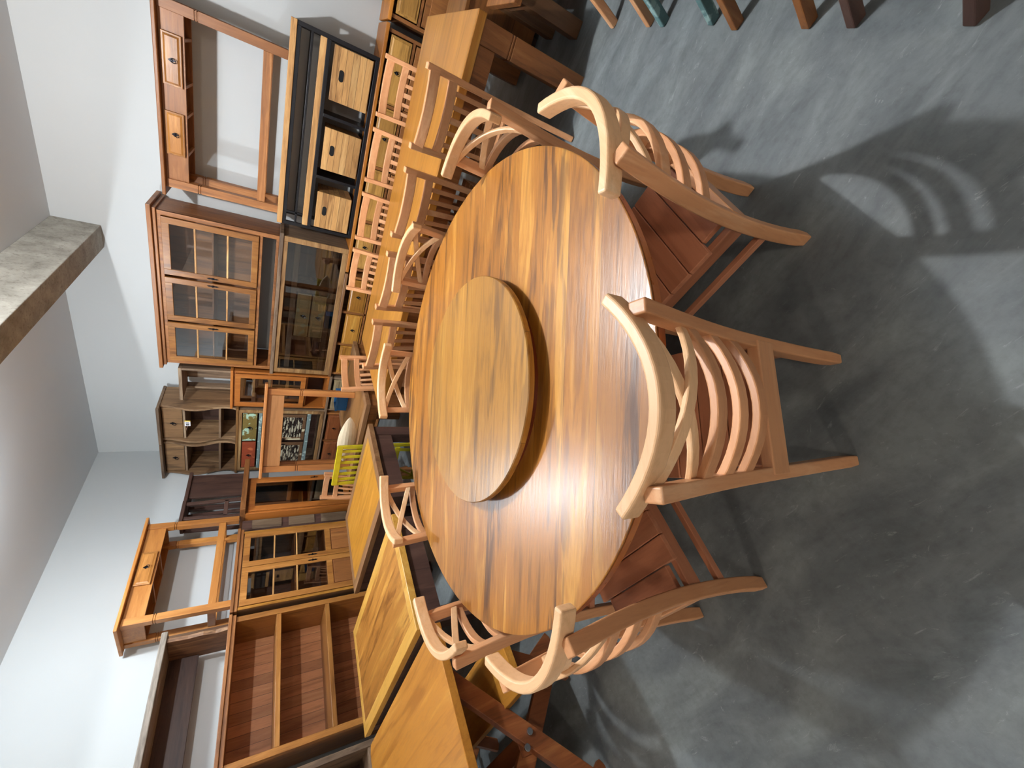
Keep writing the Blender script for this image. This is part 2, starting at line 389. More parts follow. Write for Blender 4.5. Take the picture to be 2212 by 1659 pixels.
TC = Vector((-1.015, 1.421)); TR = 1.051; TZ = .78
ring = [ # rail ends in plan, distance of the rail line from the table centre, label
 ((-.208, .692), (-.562, .327), 'pale X-back chair in front of the round table, back turned to the viewer', 1.09),
 ((.107, 1.370), (-.014, .925), 'pale X-back chair right of the round table, beside the open grey floor', 1.09),
 ((.022, 1.775), (-.250, 2.125), 'pale X-back chair between round table and the rightmost near slat-back chair', 1.045),
 ((-.64, 2.2), (-1.105, 2.32), 'pale X-back chair behind the round table, overlapping the middle slat-back chairs', 1.04),
 ((-1.38, 2.30), (-1.74, 2.04), 'pale X-back chair behind the round table, below the pointed end of the long table', 1.02),
 ((-1.99, 1.79), (-1.98, 1.285), 'pale X-back chair behind the round table, in front of the framed square table', 1.04),
 ((-1.94, .896), (-1.627, .55), 'pale X-back chair at the round table beside the corner of the amber table', 1.03),
 ((-1.402, .406), (-.919, .319), 'pale X-back chair at the lower left of the round table, seen edge-on', 1.065),
]
proto = None
for (a, b, lab, rad) in ring:
    a, b = Vector(a), Vector(b); mid = (a+b)/2; d = (b-a); nrm = Vector((-d.y, d.x)).normalized()
    if nrm.dot(TC-mid) < 0: nrm = -nrm
    # keep direction to centre, set radius of the rail-end line
    dirc = (mid-TC).normalized(); mid = TC + dirc*rad
    org = mid - nrm*.080     # local origin: rail ends sit at local y=.09
    rz = math.degrees(math.atan2(nrm.y, nrm.x))-90
    if proto is None:
        proto = make_ring_chair(lab); proto.location = (org.x, org.y, 0); proto.rotation_euler = (0, 0, math.radians(rz))
    else: dup(proto, (org.x, org.y-(.03 if org.x > -.1 else 0), 0), rz, lab)

# ------------------------------------------------------------------ round table + lazy susan
gr = 38.0   # grain direction in plan
t = thing('round_table', 'large round amber wood dining table ringed by eight pale chairs', 'table', (TC.x, TC.y, 0), gr)
topm = wood('9a621f', '4a2c18', 'c08a3c', axis='x', plank='y', pw=.165, rough=.36, grain=1.0, tone=.10, scale=.9, gap=.004, bump=.12, coat=.22)
rimm = wood('a8602a', '7c3f16', 'c47a3a', axis='x', rough=.3, grain=.6, coat=.2)
MB().lathe([(TR-.012, TZ-.012), (TR, TZ-.006), (TR, TZ-.001), (TR-.003, TZ)], 128).build('tabletop', topm, t, 0)
MB().lathe([(TR-.03, TZ-.045), (TR-.004, TZ-.042), (TR-.002, TZ-.0125)], 128).build('edge_rim', rimm, t, 0)
MB().lathe([(.30, 0), (.30, .05), (.20, .08), (.13, .16), (.13, .55), (.20, .66), (.40, .70), (.40, TZ-.046)], 40).build('pedestal', rust('z'), t, 0, smooth=False)
lc = Vector((-1.0, 1.375)); LR = .513
t = thing('lazy_susan', 'round turntable of the same wood raised on the centre of the round table', 'lazy susan', (lc.x, lc.y, TZ), gr)
LZ = .072
MB().lathe([(LR-.006, LZ-.030), (LR, LZ-.025), (LR, LZ-.004), (LR-.003, LZ)], 128).build('turntable_top', wood('9c6c28', '604020', 'b88a3e', axis='x', plank='y', pw=.13, rough=.36, grain=.9, tone=.09, scale=.9, gap=.003, bump=.12, coat=.2), t, 0)
MB().lathe([(LR-.045, 0), (LR-.045, LZ-.0305)], 128).build('turntable_base', wood('6e2d10', '461a08', '8c4018', axis='x', rough=.34, grain=.5), t, 0)

# ------------------------------------------------------------------ slat-back chair
def make_slat_chair(label, group=None, wm=pale, W=.44, H=1.0):
    t = thing('slat_back_chair', label, 'chair', group=group); hw = W/2-.018
    def py(z): return -.045+.10*math.sin(min(1, z/.95)*math.pi*.8)
    for s in (-1, 1):
        zs = [H*i/14 for i in range(15)]
        MB().sweep([(s*(hw-.02+.02*z/H), py(z), z) for z in zs], .034, .046, (1, 0, 0)).build('back_leg', wm('z'), t, .005)
        MB().box(s*(hw-.01)-.018, s*(hw-.01)+.018, .44, .476, 0, .43).build('front_leg', wm('z'), t, .003)
        MB().bar((s*(hw-.012), .05, .2), (s*(hw-.012), .445, .2), .02, .03).build('stretcher', wm('y'), t, .002)
        MB().bar((s*(hw-.012), .05, .40), (s*(hw-.012), .445, .40), .02, .05).build('seat_rail', wm('y'), t, .002)
    for z, h in ((H-.048, .060), (H-.165, .052)):
        y0 = py(z); pts = [(-hw+2*hw*i/12, y0-.045*(1-((-hw+2*hw*i/12)/hw)**2), z) for i in range(13)]
        MB().sweep(pts, .028, h, (0, 1, 0)).build('back_rail', wm('x'), t, .005)
    MB().bar((-hw, py(.5)-.0, .5), (hw, py(.5), .5), .022, .04, (0, 1, 0)).build('lower_back_rail', wm('x'), t, .003)
    for i in range(5):
        x = (-2+i)*.068; top = H-.185
        MB().sweep([(x, py(z)-.045*(1-(x/hw)**2)*((z-.5)/(top-.5)), z) for z in [.5+(top-.5)*k/6 for k in range(7)]], .034 if i == 2 else .026, .014, (1, 0, 0)).build('back_slat', wm('z'), t, .002)
    m = MB()
    for i in range(5): m.box(-W/2+.01, W/2-.01, .075+i*.084, .075+i*.084+.078, .43, .45)
    m.build('seat', wm('x'), t, .003)
    MB().bar((-hw+.02, .458, .40), (hw-.02, .458, .40), .02, .05, (0, 1, 0)).build('front_apron', wm('x'), t, .002)
    return t
g1 = 'slat-back chairs along the near side of the long table'; g2 = 'slat-back chairs along the far side of the long table'
NY = 2.755
near = [(-.05, 'pale slat-back chair, rightmost on the near side of the long table'),
        (-.59, 'pale slat-back chair, second from the right on the near side of the long table'),
        (-1.13, 'pale slat-back chair at the near side of the long table, third from its right end'),
        (-1.66, 'pale slat-back chair, leftmost on the near side of the long table')]
slat = None
for x, lab in near:
    if slat is None:
        slat = make_slat_chair(lab, g1); slat.location = (x, NY, 0)
    else: dup(slat, (x, NY, 0), 0, lab)
far = [(-.04, 'pale slat-back chair behind the long table under the black console, furthest to the right'),
       (-.56, 'pale slat-back chair behind the long table, second from the right, below the console centre'),
       (-1.09, 'pale slat-back chair behind the long table, third from the right'),
       (-1.62, 'pale slat-back chair, leftmost of the four behind the long table')]
for x, lab in far: dup(slat, (x, 4.14, 0), 180, lab, g2)
o = dup(slat, (-2.55, 3.62, 0), -108, 'pale slat-back chair standing at the left end of the long table'); 
if 'group' in o: del o['group']
o = dup(slat, (-4.10, 3.50, 0), 180, 'pale slat-back chair behind the framed square table, half hidden by the orange console')
if 'group' in o: del o['group']

# ------------------------------------------------------------------ rectangular tables
def table(name, label, x0, x1, y0, y1, z=.78, th=.045, leg=.09, topmat=None, framemat=None, legmat=None, border=0, apron=.09, cat='table', inset=.02, groove=None, rz=0, chamfer=0):
    t = thing(name, label, cat, ((x0+x1)/2, (y0+y1)/2, 0), rz); a, b = (x1-x0)/2, (y1-y0)/2
    if border:
        MB().box(-a, a, -b, -b+border, z-th, z).box(-a, a, b-border, b, z-th, z).box(-a, -a+border, -b+border, b-border, z-th, z).box(a-border, a, -b+border, b-border, z-th, z).build('top_frame', framemat, t, .003)
        MB().box(-a+border, a-border, -b+border, b-border, z-th, z-.001).build('tabletop', topmat, t, .001)
    elif chamfer:
        c = chamfer; MB().prism([(-a+c, -b), (a-c, -b), (a, -b+c), (a, b-c), (a-c, b), (-a+c, b), (-a, b-c), (-a, -b+c)], z-th, z, 'xy').build('tabletop', topmat, t, .004)
    else:
        MB().box(-a, a, -b, b, z-th, z).build('tabletop', topmat, t, .005)
    i = inset+leg/2
    pts = [(-a+i, -b+i), (a-i, -b+i), (-a+i, b-i), (a-i, b-i)]
    if groove: legs_grooved(t, pts, 0, z-th, leg, legmat, groove)
    else:
        for x, y in pts: MB().box(x-leg/2, x+leg/2, y-leg/2, y+leg/2, 0, z-th).build('leg', legmat, t, .004)
    i2 = inset+.01
    m = MB(); e = leg+inset
    m.box(-a+e, a-e, -b+i2, -b+i2+.022, z-th-apron, z-th).box(-a+e, a-e, b-i2-.022, b-i2, z-th-apron, z-th)
    m.box(-a+i2, -a+i2+.022, -b+e, b-e, z-th-apron, z-th).box(a-i2-.022, a-i2, -b+e, b-e, z-th-apron, z-th)
    m.build('apron', legmat, t, .002)
    return t
table('long_dining_table', 'long amber wood table with thick grooved legs, slat-back chairs on both sides', -2.33, .50, 2.83, 4.00, th=.055, leg=.12,
      topmat=wood('a36c26', '7c4c18', 'bb873c', axis='x', plank='y', pw=.16, rough=.33, grain=.7, tone=.10), legmat=brown('z'), groove=.52, apron=.11)
T2 = table('framed_square_table', 'square table with golden top set in a dull brown frame, behind the round table', -4.12, -2.69, 2.12, 3.02,
      topmat=wood('b37a26', '85521a', 'cc9440', axis='x', plank='y', pw=.14, rough=.33, grain=.8, tone=.1), framemat=tbrown('x'), legmat=dark('z'), border=.09, leg=.11, apron=.16)
table('brown_table', 'brown wooden table carrying the orange console table and the leaf tray', -3.78, -2.62, 3.22, 4.42,
      topmat=wood('8d6134', '64411f', 'a87a46', axis='x', plank='y', pw=.15, rough=.36, grain=.7, tone=.1), framemat=tbrown('x'), legmat=brown('z'), border=.08, leg=.09)
table('amber_table', 'amber rectangular table with a pale edge, in front of the big open bookcase', -4.35, -2.58, 1.03, 1.88,
      topmat=wood('aa7230', '744418', 'cc9846', axis='x', plank='y', pw=.15, rough=.33, grain=1.0, tone=.12), framemat=wood('cf9d48', 'a87527', 'e0b564', axis='x', rough=.35, grain=.7), legmat=dark('z'), border=.085, leg=.10, apron=.15)
# trestle table bottom-left with X legs
t = thing('trestle_table', 'amber plank table on crossed bolted trestle legs at the lower left edge', 'table', (-3.28, .31, 0))
MB().prism([(-.93+.05, -.62), (.98, -.62), (.98, .62), (-.93+.05, .62), (-.93, .57), (-.93, -.57)], .735, .78, 'xy').build('tabletop',
      wood('b97c30', '8f551c', 'cf9440', axis='x', plank='y', pw=.3, rough=.36, grain=.7, tone=.12), t, .004)
for sx in (-.72, .80):
    MB().bar((sx, .42, .735), (sx, -.36, 0), .045, .095, (1, 0, 0)).build('trestle_leg', rust('z'), t, .004)
    MB().bar((sx-.046, -.42, .735), (sx-.046, .36, 0), .045, .095, (1, 0, 0)).build('trestle_leg', rust('z'), t, .004)
    MB().box(sx-.04, sx+.02, -.5, .5, .68, .735).build('crossbar', rust('y'), t, .004)
for dy, dz in ((-.02, .03), (.035, -.012)):
    MB().tube([(.82, dy, .37+dz), (.833, dy, .37+dz)], .017, 14).build('bolt', steel, t, .002)
MB().box(-.75, .78, -.045, .045, .33, .42).build('long_stretcher', rust('x'), t, .004)
def trestle_bench(label, x, y):
    t = thing('trestle_bench', label, 'bench', (x, y, 0))
    MB().box(-.80, .80, -.155, .155, .405, .45).build('seat', wood('bd8232', '8f571d', 'd19a46', axis='x', plank='y', pw=.155, rough=.36, grain=.7, tone=.1), t, .004)
    for sx in (-.62, .60):
        MB().bar((sx, .11, .405), (sx, -.11, 0), .04, .07, (1, 0, 0)).build('trestle_leg', rust('z'), t, .003)
        MB().bar((sx-.041, -.11, .405), (sx-.041, .11, 0), .04, .07, (1, 0, 0)).build('trestle_leg', rust('z'), t, .003)
    return t
trestle_bench('amber bench pushed under the trestle table, its end showing beside the round table chair', -3.05, .63)
trestle_bench('amber bench under the trestle table on the side nearest the viewer, only a leg showing', -3.05, -.02)

# ------------------------------------------------------------------ console table (used several times)
def console(name, label, w, d, h, drawers, loc, rz=0, mat=brown, topm=None, drm=None, over=.06, ap=.17, leg=.07, gz=None, shelf=True, cat='console table', apm=None, sh=.10):
    t = thing(name, label, cat, loc, rz)
    MB().box(-over, w+over, -over*.8, d+over*.3, h-.028, h).build('tabletop', topm or mat('x'), t, .006)
    gz = gz if gz is not None else h-ap-.12
    legs_grooved(t, [(leg/2, leg/2), (w-leg/2, leg/2), (leg/2, d-leg/2), (w-leg/2, d-leg/2)], 0, h-.028, leg, mat('z'), gz)
    m = MB().box(leg, w-leg, .012, .032, h-.028-ap, h-.028).box(leg, w-leg, d-.032, d-.012, h-.028-ap, h-.028)
    m.box(.012, .032, leg, d-leg, h-.028-ap, h-.028).box(w-.032, w-.012, leg, d-leg, h-.028-ap, h-.028).build('apron', apm or mat('x'), t, .002)
    mr = MB(); k = 0
    for (a, b) in drawers:
        drawer(t, a, b, h-.028-ap+.018, h-.045, drm or amber('x'), y=.0)
        for xx in (a+.02, b-.02): mr.box(xx-.012, xx+.012, .034, d-.034, h-.028-ap, h-.028-ap+.022); k = 1
    if k: mr.build('drawer_runner', mat('y'), t, .001)
    if shelf:
        m = MB(); m.box(leg, w-leg, .01, .045, sh, sh+.07).box(leg, w-leg, d-.045, d-.01, sh, sh+.07).box(.01, .045, leg, d-leg, sh, sh+.07).box(w-.045, w-.01, leg, d-leg, sh, sh+.07)
        m.build('lower_rail', mat('x'), t, .003)
    return t

# ------------------------------------------------------------------ back wall, lower row of sideboards
def sideboard(label, w, d, h, cols, loc, rz=0, mat=brown, topm=None, drm=None, drawer_z=(.60, .80), doors=True, over=.03, group=None, drms=None):
    t = thing('sideboard', label, 'sideboard', loc, rz, group)
    MB().box(-over, w+over, -over, d, h-.035, h).build('top', topm or mat('x'), t, .005)
    MB().box(0, .03, 0, d, 0, h-.035).box(w-.03, w, 0, d, 0, h-.035).box(.03, w-.03, d-.015, d, .06, h-.035).box(.03, w-.03, .01, d-.015, .06, .085).box(.03, w-.03, 0, .03, drawer_z[0]-.035, drawer_z[0]-.008).box(.03, w-.03, 0, .03, .02, .06).build('carcass', mat('z'), t, .002)
    cw = (w-.04)/cols
    for i in range(cols):
        a = .02+i*cw
        if i: MB().box(a-.015, a+.015, .0, .04, .06, h-.035).build('divider', mat('z'), t, .002)
        drawer(t, a+.02, a+cw-.02, drawer_z[0], drawer_z[1], (drms[i] if drms else drm) or gold('x'), y=0)
        if doors:
            o = MB().box(a+.02, a+cw-.02, -.012, .012, .08, drawer_z[0]-.045).build('door', mat('z'), t, .003)
            MB().box(a+.07, a+cw-.07, -.020, -.0125, .13, drawer_z[0]-.095).build('door_panel', mat('z'), o, .004)
            ring_pull(o, a+cw-.05, drawer_z[0]-.2, -.012, .8)
    return t
BY = 5.12
otop = wood('b97328', '8a4f18', 'cc8a3c', axis='x', rough=.4, grain=.6)
sideboard('orange-topped sideboard under the black console, mostly behind the far row of chairs', 2.44, .46, .885, 4, (-2.02, BY, 0), mat=brown, topm=otop, drm=wood('b28340', '87602c', 'c99e58', axis='x', rough=.45), drawer_z=(.62, .82))
sideboard('orange-topped sideboard at the right end of the back wall under the painted rack', 1.6, .46, .885, 3, (.50, BY, 0), mat=brown, topm=otop, drm=wood('b28340', '87602c', 'c99e58', axis='x', rough=.45), drawer_z=(.62, .82))
sideboard('brown sideboard with square drawers beneath the glass-front display cabinet', 1.52, .46, .885, 3, (-3.62, BY, 0), mat=brown, topm=tbrown('x'), drm=gold('x'), drawer_z=(.58, .79))
sideboard('short worn sideboard with greyish drawers to the left of the square-drawer sideboard', .62, .46, .86, 1, (-4.30, BY, 0), mat=grey, topm=grey('x'), drm=wood('8f7d5c', '62543c', 'a8966f', axis='x', rough=.6), drawer_z=(.58, .79))
sideboard('brown sideboard with dark red drawers in the corner under the painted cupboard', 1.16, .46, .86, 2, (-5.51, BY, 0), mat=brown, topm=grey('x'), drm=rust('x'), drawer_z=(.58, .79))

# ------------------------------------------------------------------ black iron console with three crates
t = thing('iron_console', 'black iron console with rough pale wood top, shelf and three crate drawers', 'console', (-1.64, BY, .885))
W_, D_, H_ = 1.80, .42, .76; s = .035
MB().box(.0, W_, -.01, D_, H_-.05, H_).build('top_board', wood('bf8f56', '8d6236', 'd6ac72', axis='x', rough=.5, grain=1.0, tone=.06), t, .004)
m = MB()
for x in (0, W_-s):
    for y in (0, D_-s): m.box(x, x+s, y, y+s, 0, H_-.05)
for z in (0, H_-.05-s, .43):
    m.box(s, W_-s, 0, s, z, z+s).box(s, W_-s, D_-s, D_, z, z+s)
    m.box(0, s, s, D_-s, z, z+s).box(W_-s, W_, s, D_-s, z, z+s)
m.box(s, W_-s, 0, .02, .575, .595).box(s, W_-s, D_-.02, D_, .575, .595)
m.box(.13, .15, 0, .02, .465, H_-.085)
for x in (.56, 1.14): m.box(x, x+.03, 0, D_, s, .43)
m.build('iron_frame', black, t, .002)
MB().box(s, W_-s, .03, D_-.03, .466, .505).box(s, W_-s, -.004, .03, .466, .52).build('middle_shelf', wood('bf8f56', '8d6236', 'd6ac72', axis='x', rough=.5, grain=1.0, tone=.06), t, .003)
for i, (a, b) in enumerate(((.045, .43), (.66, 1.06), (1.30, 1.75))):
    c = MB().box(a, b, .0, .018, .05, .40).box(a, a+.015, .018, .36, .05, .38).box(b-.015, b, .018, .36, .05, .38).box(a, b, .36, .375, .05, .38).box(a+.015, b-.015, .018, .36, .05, .065)
    o = c.build('crate_drawer', sand('x', plank='z', pw=.058, gap=.03), t, .003)
    cx, cz = (a+b)/2, .315
    pts = [(cx+.045*(1 if math.cos(q) > 0 else -1)*.6+.022*math.cos(q), cz+.022*math.sin(q)) for q in [2*math.pi*k/20+.01 for k in range(20)]]
    MB().prism(pts, -.003, .001).build('hand_hole', plain('hole_black', '0a0808', .9), o, 0)
# console table on top of it
console('console_table', 'brown console table with two drawers, stacked on the black iron console', 1.46, .40, .945, ((.30, .66), (.86, 1.24)), (-1.55, BY+.01, 1.646), mat=brown, over=.07, ap=.17, leg=.075, sh=.12)
# the left end apron of that console shows bare; white papers stuck on wall omitted

# ------------------------------------------------------------------ display cabinet and glass cabinet
def open_box(t, w, d, h, mat, th=.03, zbase=0, back=True, name='carcass', backm=None):
    m = MB().box(0, th, 0, d, zbase, h).box(w-th, w, 0, d, zbase, h).box(th, w-th, 0, d, h-th, h).box(th, w-th, 0, d, zbase, zbase+th)
    m.build(name, mat, t, .003)
    if back: MB().box(th, w-th, d-.014, d, zbase+th, h-th).build('back_panel', backm or mat, t, 0)
t = thing('display_cabinet', 'worn wooden display cabinet with a dark glazed front and two small cream drawers', 'cabinet', (-3.63, BY, .886))
w_, d_, h_ = 1.86, .43, .719
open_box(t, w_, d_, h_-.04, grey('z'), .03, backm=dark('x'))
MB().box(-.03, w_+.03, -.035, d_, h_-.04, h_).build('top', grey('x'), t, .005)
MB().box(0, .06, -.02, 0, 0, h_-.04).box(w_-.06, w_, -.02, 0, 0, h_-.04).box(.06, w_-.06, -.02, 0, 0, .06).box(.06, w_-.06, -.02, 0, h_-.085, h_-.04).build('face_frame', wood('a0794c', '6d4c2c', 'bd9766', axis='x', rough=.5), t, .003)
MB().box(.06, w_-.06, -.004, 0.0, .06, h_-.085).build('glass_pane', glass(), t, 0)
MB().box(.03, w_-.03, .03, .07, .50, .56).box(.03, w_-.03, .03, .07, .09, .15).box(.50, .56, .03, .40, .15, .50).box(1.19, 1.25, .03, .40, .15, .50).box(.03, w_-.03, .05, .40, .12, .14).build('inner_frame', grey('x'), t, .003)
cream = patchy('cream_worn_paint', 'b9a77b', '9da58a', 9, .6)
for z0, z1 in ((.155, .315), (.33, .485)):
    drawer(t, .57, 1.18, z0, z1, cream, y=.028, s=1.1)
t = thing('glass_cabinet', 'tall brown three-door glass cabinet with a cornice, stacked above the display cabinet', 'cabinet', (-3.60, BY-.01, 1.606))
w_, d_, h_ = 1.81, .43, 1.10
open_box(t, w_, d_, h_-.03, brown('z'), .028, zbase=.0, back=False)
MB().box(.028, w_-.028, d_-.014, d_, .19, h_-.03).build('back_panel', brown('z', plank='x', pw=.14), t, 0)
MB().box(-.02, w_+.02, -.025, d_, h_-.05, h_-.02).box(-.05, w_+.05, -.055, d_, h_-.02, h_+.015).build('cornice', brown('x'), t, .004)
MB().box(0, .045, -.005, .02, .0, h_-.055).box(w_-.045, w_, -.005, .02, .0, h_-.055).box(.045, w_-.045, -.005, .02, .155, .185).box(.045, w_-.045, -.005, .02, h_-.085, h_-.055).build('face_frame', brown('z'), t, .003)
for k, (a, b) in enumerate(((.05, .57), (.60, 1.12), (1.15, 1.76))):
    glass_door(t, a, b, .19, 1.015, amber('z'), amber('x'), y=-.005, st=.062, vbars=(), bars=(.47, .75), handle=(b-.03, b-.03, a+.03)[k], hz=.60, barmat=sand('x'))
MB().box(.028, w_-.028, .03, d_-.014, .19, .205).box(.028, w_-.028, .06, d_-.014, .60, .615).build('shelf', brown('x'), t, .002)

# ------------------------------------------------------------------ left part of back wall
t = thing('glass_door_cabinet', 'narrow orange cabinet with one glazed door, left of the display cabinet', 'cabinet', (-4.25, BY-.02, .86))
om = lambda a: wood('a9652a', '7a4218', 'bf7c3a', axis=a, rough=.4, grain=.6)
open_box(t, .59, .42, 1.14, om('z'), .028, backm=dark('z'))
MB().box(-.02, .61, -.03, .42, 1.14, 1.17).build('top', om('x'), t, .004)
glass_door(t, .03, .56, .30, 1.12, om('z'), om('x'), y=-.002, st=.06)
MB().box(.028, .56, .03, .40, .27, .29).box(.028, .56, .03, .40, .70, .715).build('shelf', om('x'), t, .002)
m = MB()
for z in (.50, .72, .90): # scalloped plate rails seen through the glass
    m.prism([(.10, z), (.50, z)]+[(.50-.4*k/12, z+.03+.012*abs(math.sin(k*math.pi/4))) for k in range(13)], .10, .12)
m.build('scalloped_rail', sand('x'), t, .001)
t = thing('small_open_shelf', 'small dark weathered open shelf on top of the narrow orange cabinet', 'shelf', (-4.20, BY+.02, 2.031))
MB().box(0, .50, .0, .36, .50, .535).build('top_board', grey('x'), t, .004)
MB().box(0, .03, .26, .36, 0, .50).build('post', grey('z'), t, .003); MB().box(.47, .50, 0, .36, 0, .50).build('side_panel', grey('z'), t, .003)
MB().box(.14, .34, .32, .34, .0, .50).build('back_board', grey('z', plank='x', pw=.15), t, .002)

t = thing('painted_cupboard', 'cupboard of painted reclaimed wood with green and red drawers above louvred black and white doors', 'cupboard', (-5.50, BY-.02, .86))
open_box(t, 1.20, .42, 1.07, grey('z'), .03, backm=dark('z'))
MB().box(-.03, 1.23, -.03, .42, 1.07, 1.10).build('top', wood('8b6234', '5e4022', 'a98250', axis='x', rough=.6), t, .004)
MB().box(.0, .05, -.02, 0, 0, 1.07).box(1.15, 1.20, -.02, 0, 0, 1.07).box(.05, 1.15, -.02, 0, 1.03, 1.07).box(.05, 1.15, -.02, 0, 0, .05).build('face_frame', wood('9a7448', '604426', 'c4a878', axis='x', rough=.6), t, .003)
MB().box(.05, 1.15, -.02, 0, .79, .83).box(.05, 1.15, -.02, 0, .17, .22).build('painted_rail', patchy('bluegrey_paint', '7e9190', 'a9bdb8', 12, .58), t, .003)
green = patchy('green_flaked_paint', '7d6b33', 'a3c2ac', 13, .57); red = patchy('red_worn_paint', '9c4527', 'b3603a', 8, .6)
drawer(t, .62, 1.13, .85, 1.02, green, y=-.004, raised=False, s=1.2); drawer(t, .07, .58, .85, 1.02, red, y=-.004, raised=False, s=1.2)
spin = patchy('flaked_white_on_black', '2e2522', 'cfcab2', 30, .52, (.45, 1, 1))
for a, b in ((.07, .57), (.63, 1.13)):
    m = MB().box(a, a+.05, -.022, -.002, .23, .78).box(b-.05, b, -.022, -.002, .23, .78).box(a+.05, b-.05, -.022, -.002, .23, .27).box(a+.05, b-.05, -.022, -.002, .74, .78)
    dd = m.build('door', patchy('door_frame_flaked', '6b4c31', 'cfc5a4', 10, .6, (1, 1, .3)), t, .003)
    m = MB()
    for k in range(13):
        z = .285+k*.0365; m.bar((a+.05, -.012, z), (b-.05, -.012, z), .026, .009, (0, .6, -1))
    m.build('louvres', spin, dd, .001)
    spindle_pull(dd, b-.025 if a < .3 else a+.025, .5, -.022, L=.06)

def hutch(label, x, w, loc_rz=0, tag_=None):
    t = thing('hutch', label, 'hutch', (x, BY-.03, 1.961), loc_rz)
    h, d = .80, .43
    for xs in (0, w-.03):
        pts = [(d, 0), (0, 0)] + [(-.0+.035*math.sin(z/h*math.pi*2.4+.4), z) for z in [h*k/16 for k in range(1, 17)]] + [(d, h)]
        MB().prism(pts, xs, xs+.03, 'yz').build('side_panel', wood('7c5f42', '4d3826', 'a58866', axis='z', rough=.65, tone=.2), t, .003)
    MB().box(-.012, w+.012, -.06, d, h, h+.03).build('top', grey('x'), t, .004)
    MB().box(.03, w-.03, d-.015, d, 0, h).build('back_panel', dark('z', plank='x', pw=.12), t, 0)
    MB().box(.03, w-.03, .03, d-.015, h-.245, h-.22).build('shelf', grey('x'), t, .003)
    MB().box(.03, w-.03, .03, d-.015, .17, .195).build('shelf', grey('x'), t, .003)
    drawer(t, .04, w-.04, h-.215, h-.01, wood('80603f', '55402a', '9c7b54', axis='z', rough=.6), y=.045, raised=False, s=1.2)
    return t
hutch('weathered wall hutch with wavy sides and a drawer, the one with a price tag', -4.885, .60)
hutch('weathered wall hutch with wavy sides, next to the room corner', -5.525, .60)
o = MB().box(-.0, .075, -.002, .002, -.03, .03).build('price_tag', plain('tag_white', 'e9e9ec', .6), None, 0)
o.location = (-4.60, BY-.03, 2.49); tag(o, 'small white and yellow price tag hanging from the drawer pull of a hutch', 'price tag')
MB().box(.0755, .090, -.0022, .0022, -.03, .03).build('yellow_edge', plain('tag_yellow', 'e2c23a', .6), o, 0)
MB().box(.012, .030, -.0035, -.0021, -.018, .018).box(.038, .042, -.0035, -.0021, -.02, .02).box(.048, .060, -.0035, -.0021, -.02, .02).build('print', plain('tag_ink', '2a2a33', .7), o, 0)
MB().tube([(0, 0, 0), (-.04, -.01, .012), (-.075, -.0, .015)], .0015, 5).build('string', plain('tag_string', 'c9a08a', .8), o, 0)

# painted rack at the right end
t = thing('painted_rack', 'low rack with flaking green paint at the upper right, on the right sideboard', 'rack', (.62, BY+.02, .886))
gp = patchy('rack_paint', 'a98456', 'a9b79d', 9, .52, (.6, 1, 1))
MB().box(0, .05, 0, .05, 0, .5).box(1.1, 1.15, 0, .05, 0, .5).box(0, .05, .33, .38, 0, .5).box(1.1, 1.15, .33, .38, 0, .5).build('posts', gp, t, .003)
MB().box(.05, 1.1, 0, .03, .12, .2).box(.05, 1.1, 0, .03, .44, .5).box(.0, .03, .05, .33, .12, .2).box(.0, .03, .05, .33, .44, .5).build('rails', gp, t, .003)
MB().box(.03, 1.12, .05, .33, .20, .22).build('shelf', gp, t, .002)

# ------------------------------------------------------------------ left wall furniture (local -y faces +x)
LX = -5.03
def L(y, z=0, x=LX): return (x, y, z)
t = thing('bookcase', 'large open brown bookcase with wide shelves on the left wall', 'bookcase', L(1.31), 90)
w_, d_, h_ = 1.29, .50, 1.80
for a in (0, w_-.055): MB().box(a, a+.055, 0, d_, 0, h_-.045).build('side_panel', amber('z'), t, .003)
MB().box(-.012, w_+.012, -.02, d_, h_-.045, h_-.01).box(-.02, w_+.02, -.035, d_, h_-.01, h_+.02).build('top', brown('x'), t, .004)
for z in (1.345, .865, .40): MB().box(.055, w_-.055, .005, d_-.02, z, z+.045).build('shelf', amber('x'), t, .003)
MB().box(.055, w_-.055, d_-.02, d_, 0, h_-.045).build('back_panel', wood('ab7046', '7a4a2a', 'c08a5c', axis='z', plank='x', pw=.098, rough=.5, grain=.7, tone=.22, gap=.02), t, 0)
MB().box(.055, w_-.055, .01, d_-.02, .06, .10).build('plinth', amber('x'), t, .003)

t = thing('glazed_cupboard', 'orange two-door cupboard with six small panes beside the bookcase', 'cupboard', L(2.66), 90)
w_, d_, h_ = .97, .50, 1.80
open_box(t, w_, d_, h_-.04, tbrown('z'), .028, backm=dark('z'))
MB().box(-.012, w_+.03, -.02, d_, h_-.045, h_-.01).box(-.02, w_+.04, -.035, d_, h_-.01, h_+.02).build('top', brown('x'), t, .004)
for a in (0, w_-.03): MB().box(a, a+.03, -.015, 0, 0, h_-.045).build('face_frame', gold('z'), t, .002)
for k, (a, b) in enumerate(((.035, .482), (.488, .935))):
    glass_door(t, a, b, .15, 1.745, amber('z'), rust('z'), y=-.001, st=.065, bars=(1.19, 1.43), zpanel=.80, handle=(b-.035, a+.035)[k], hz=1.02, barmat=sand('x'))
    MB().box(a+.075, b-.075, -.022, -.010, .23, .79).build('door_panel', brown('z'), t, .004)
MB().box(.028, w_-.028, .03, d_-.014, .85, .87).box(.028, w_-.028, .03, d_-.014, 1.2, 1.215).build('shelf', rust('x'), t, .002)

console('console_table', 'brown console table with one drawer, stacked over the orange glazed cupboard', 1.16, .44, .90, ((.40, .78),), L(2.74, 1.821, -5.05), 90, mat=lambda a='x': wood('a96e33', '78451c', 'c28a4a', axis=a, rough=.42, grain=.7), over=.06, ap=.17, leg=.07, sh=.13)

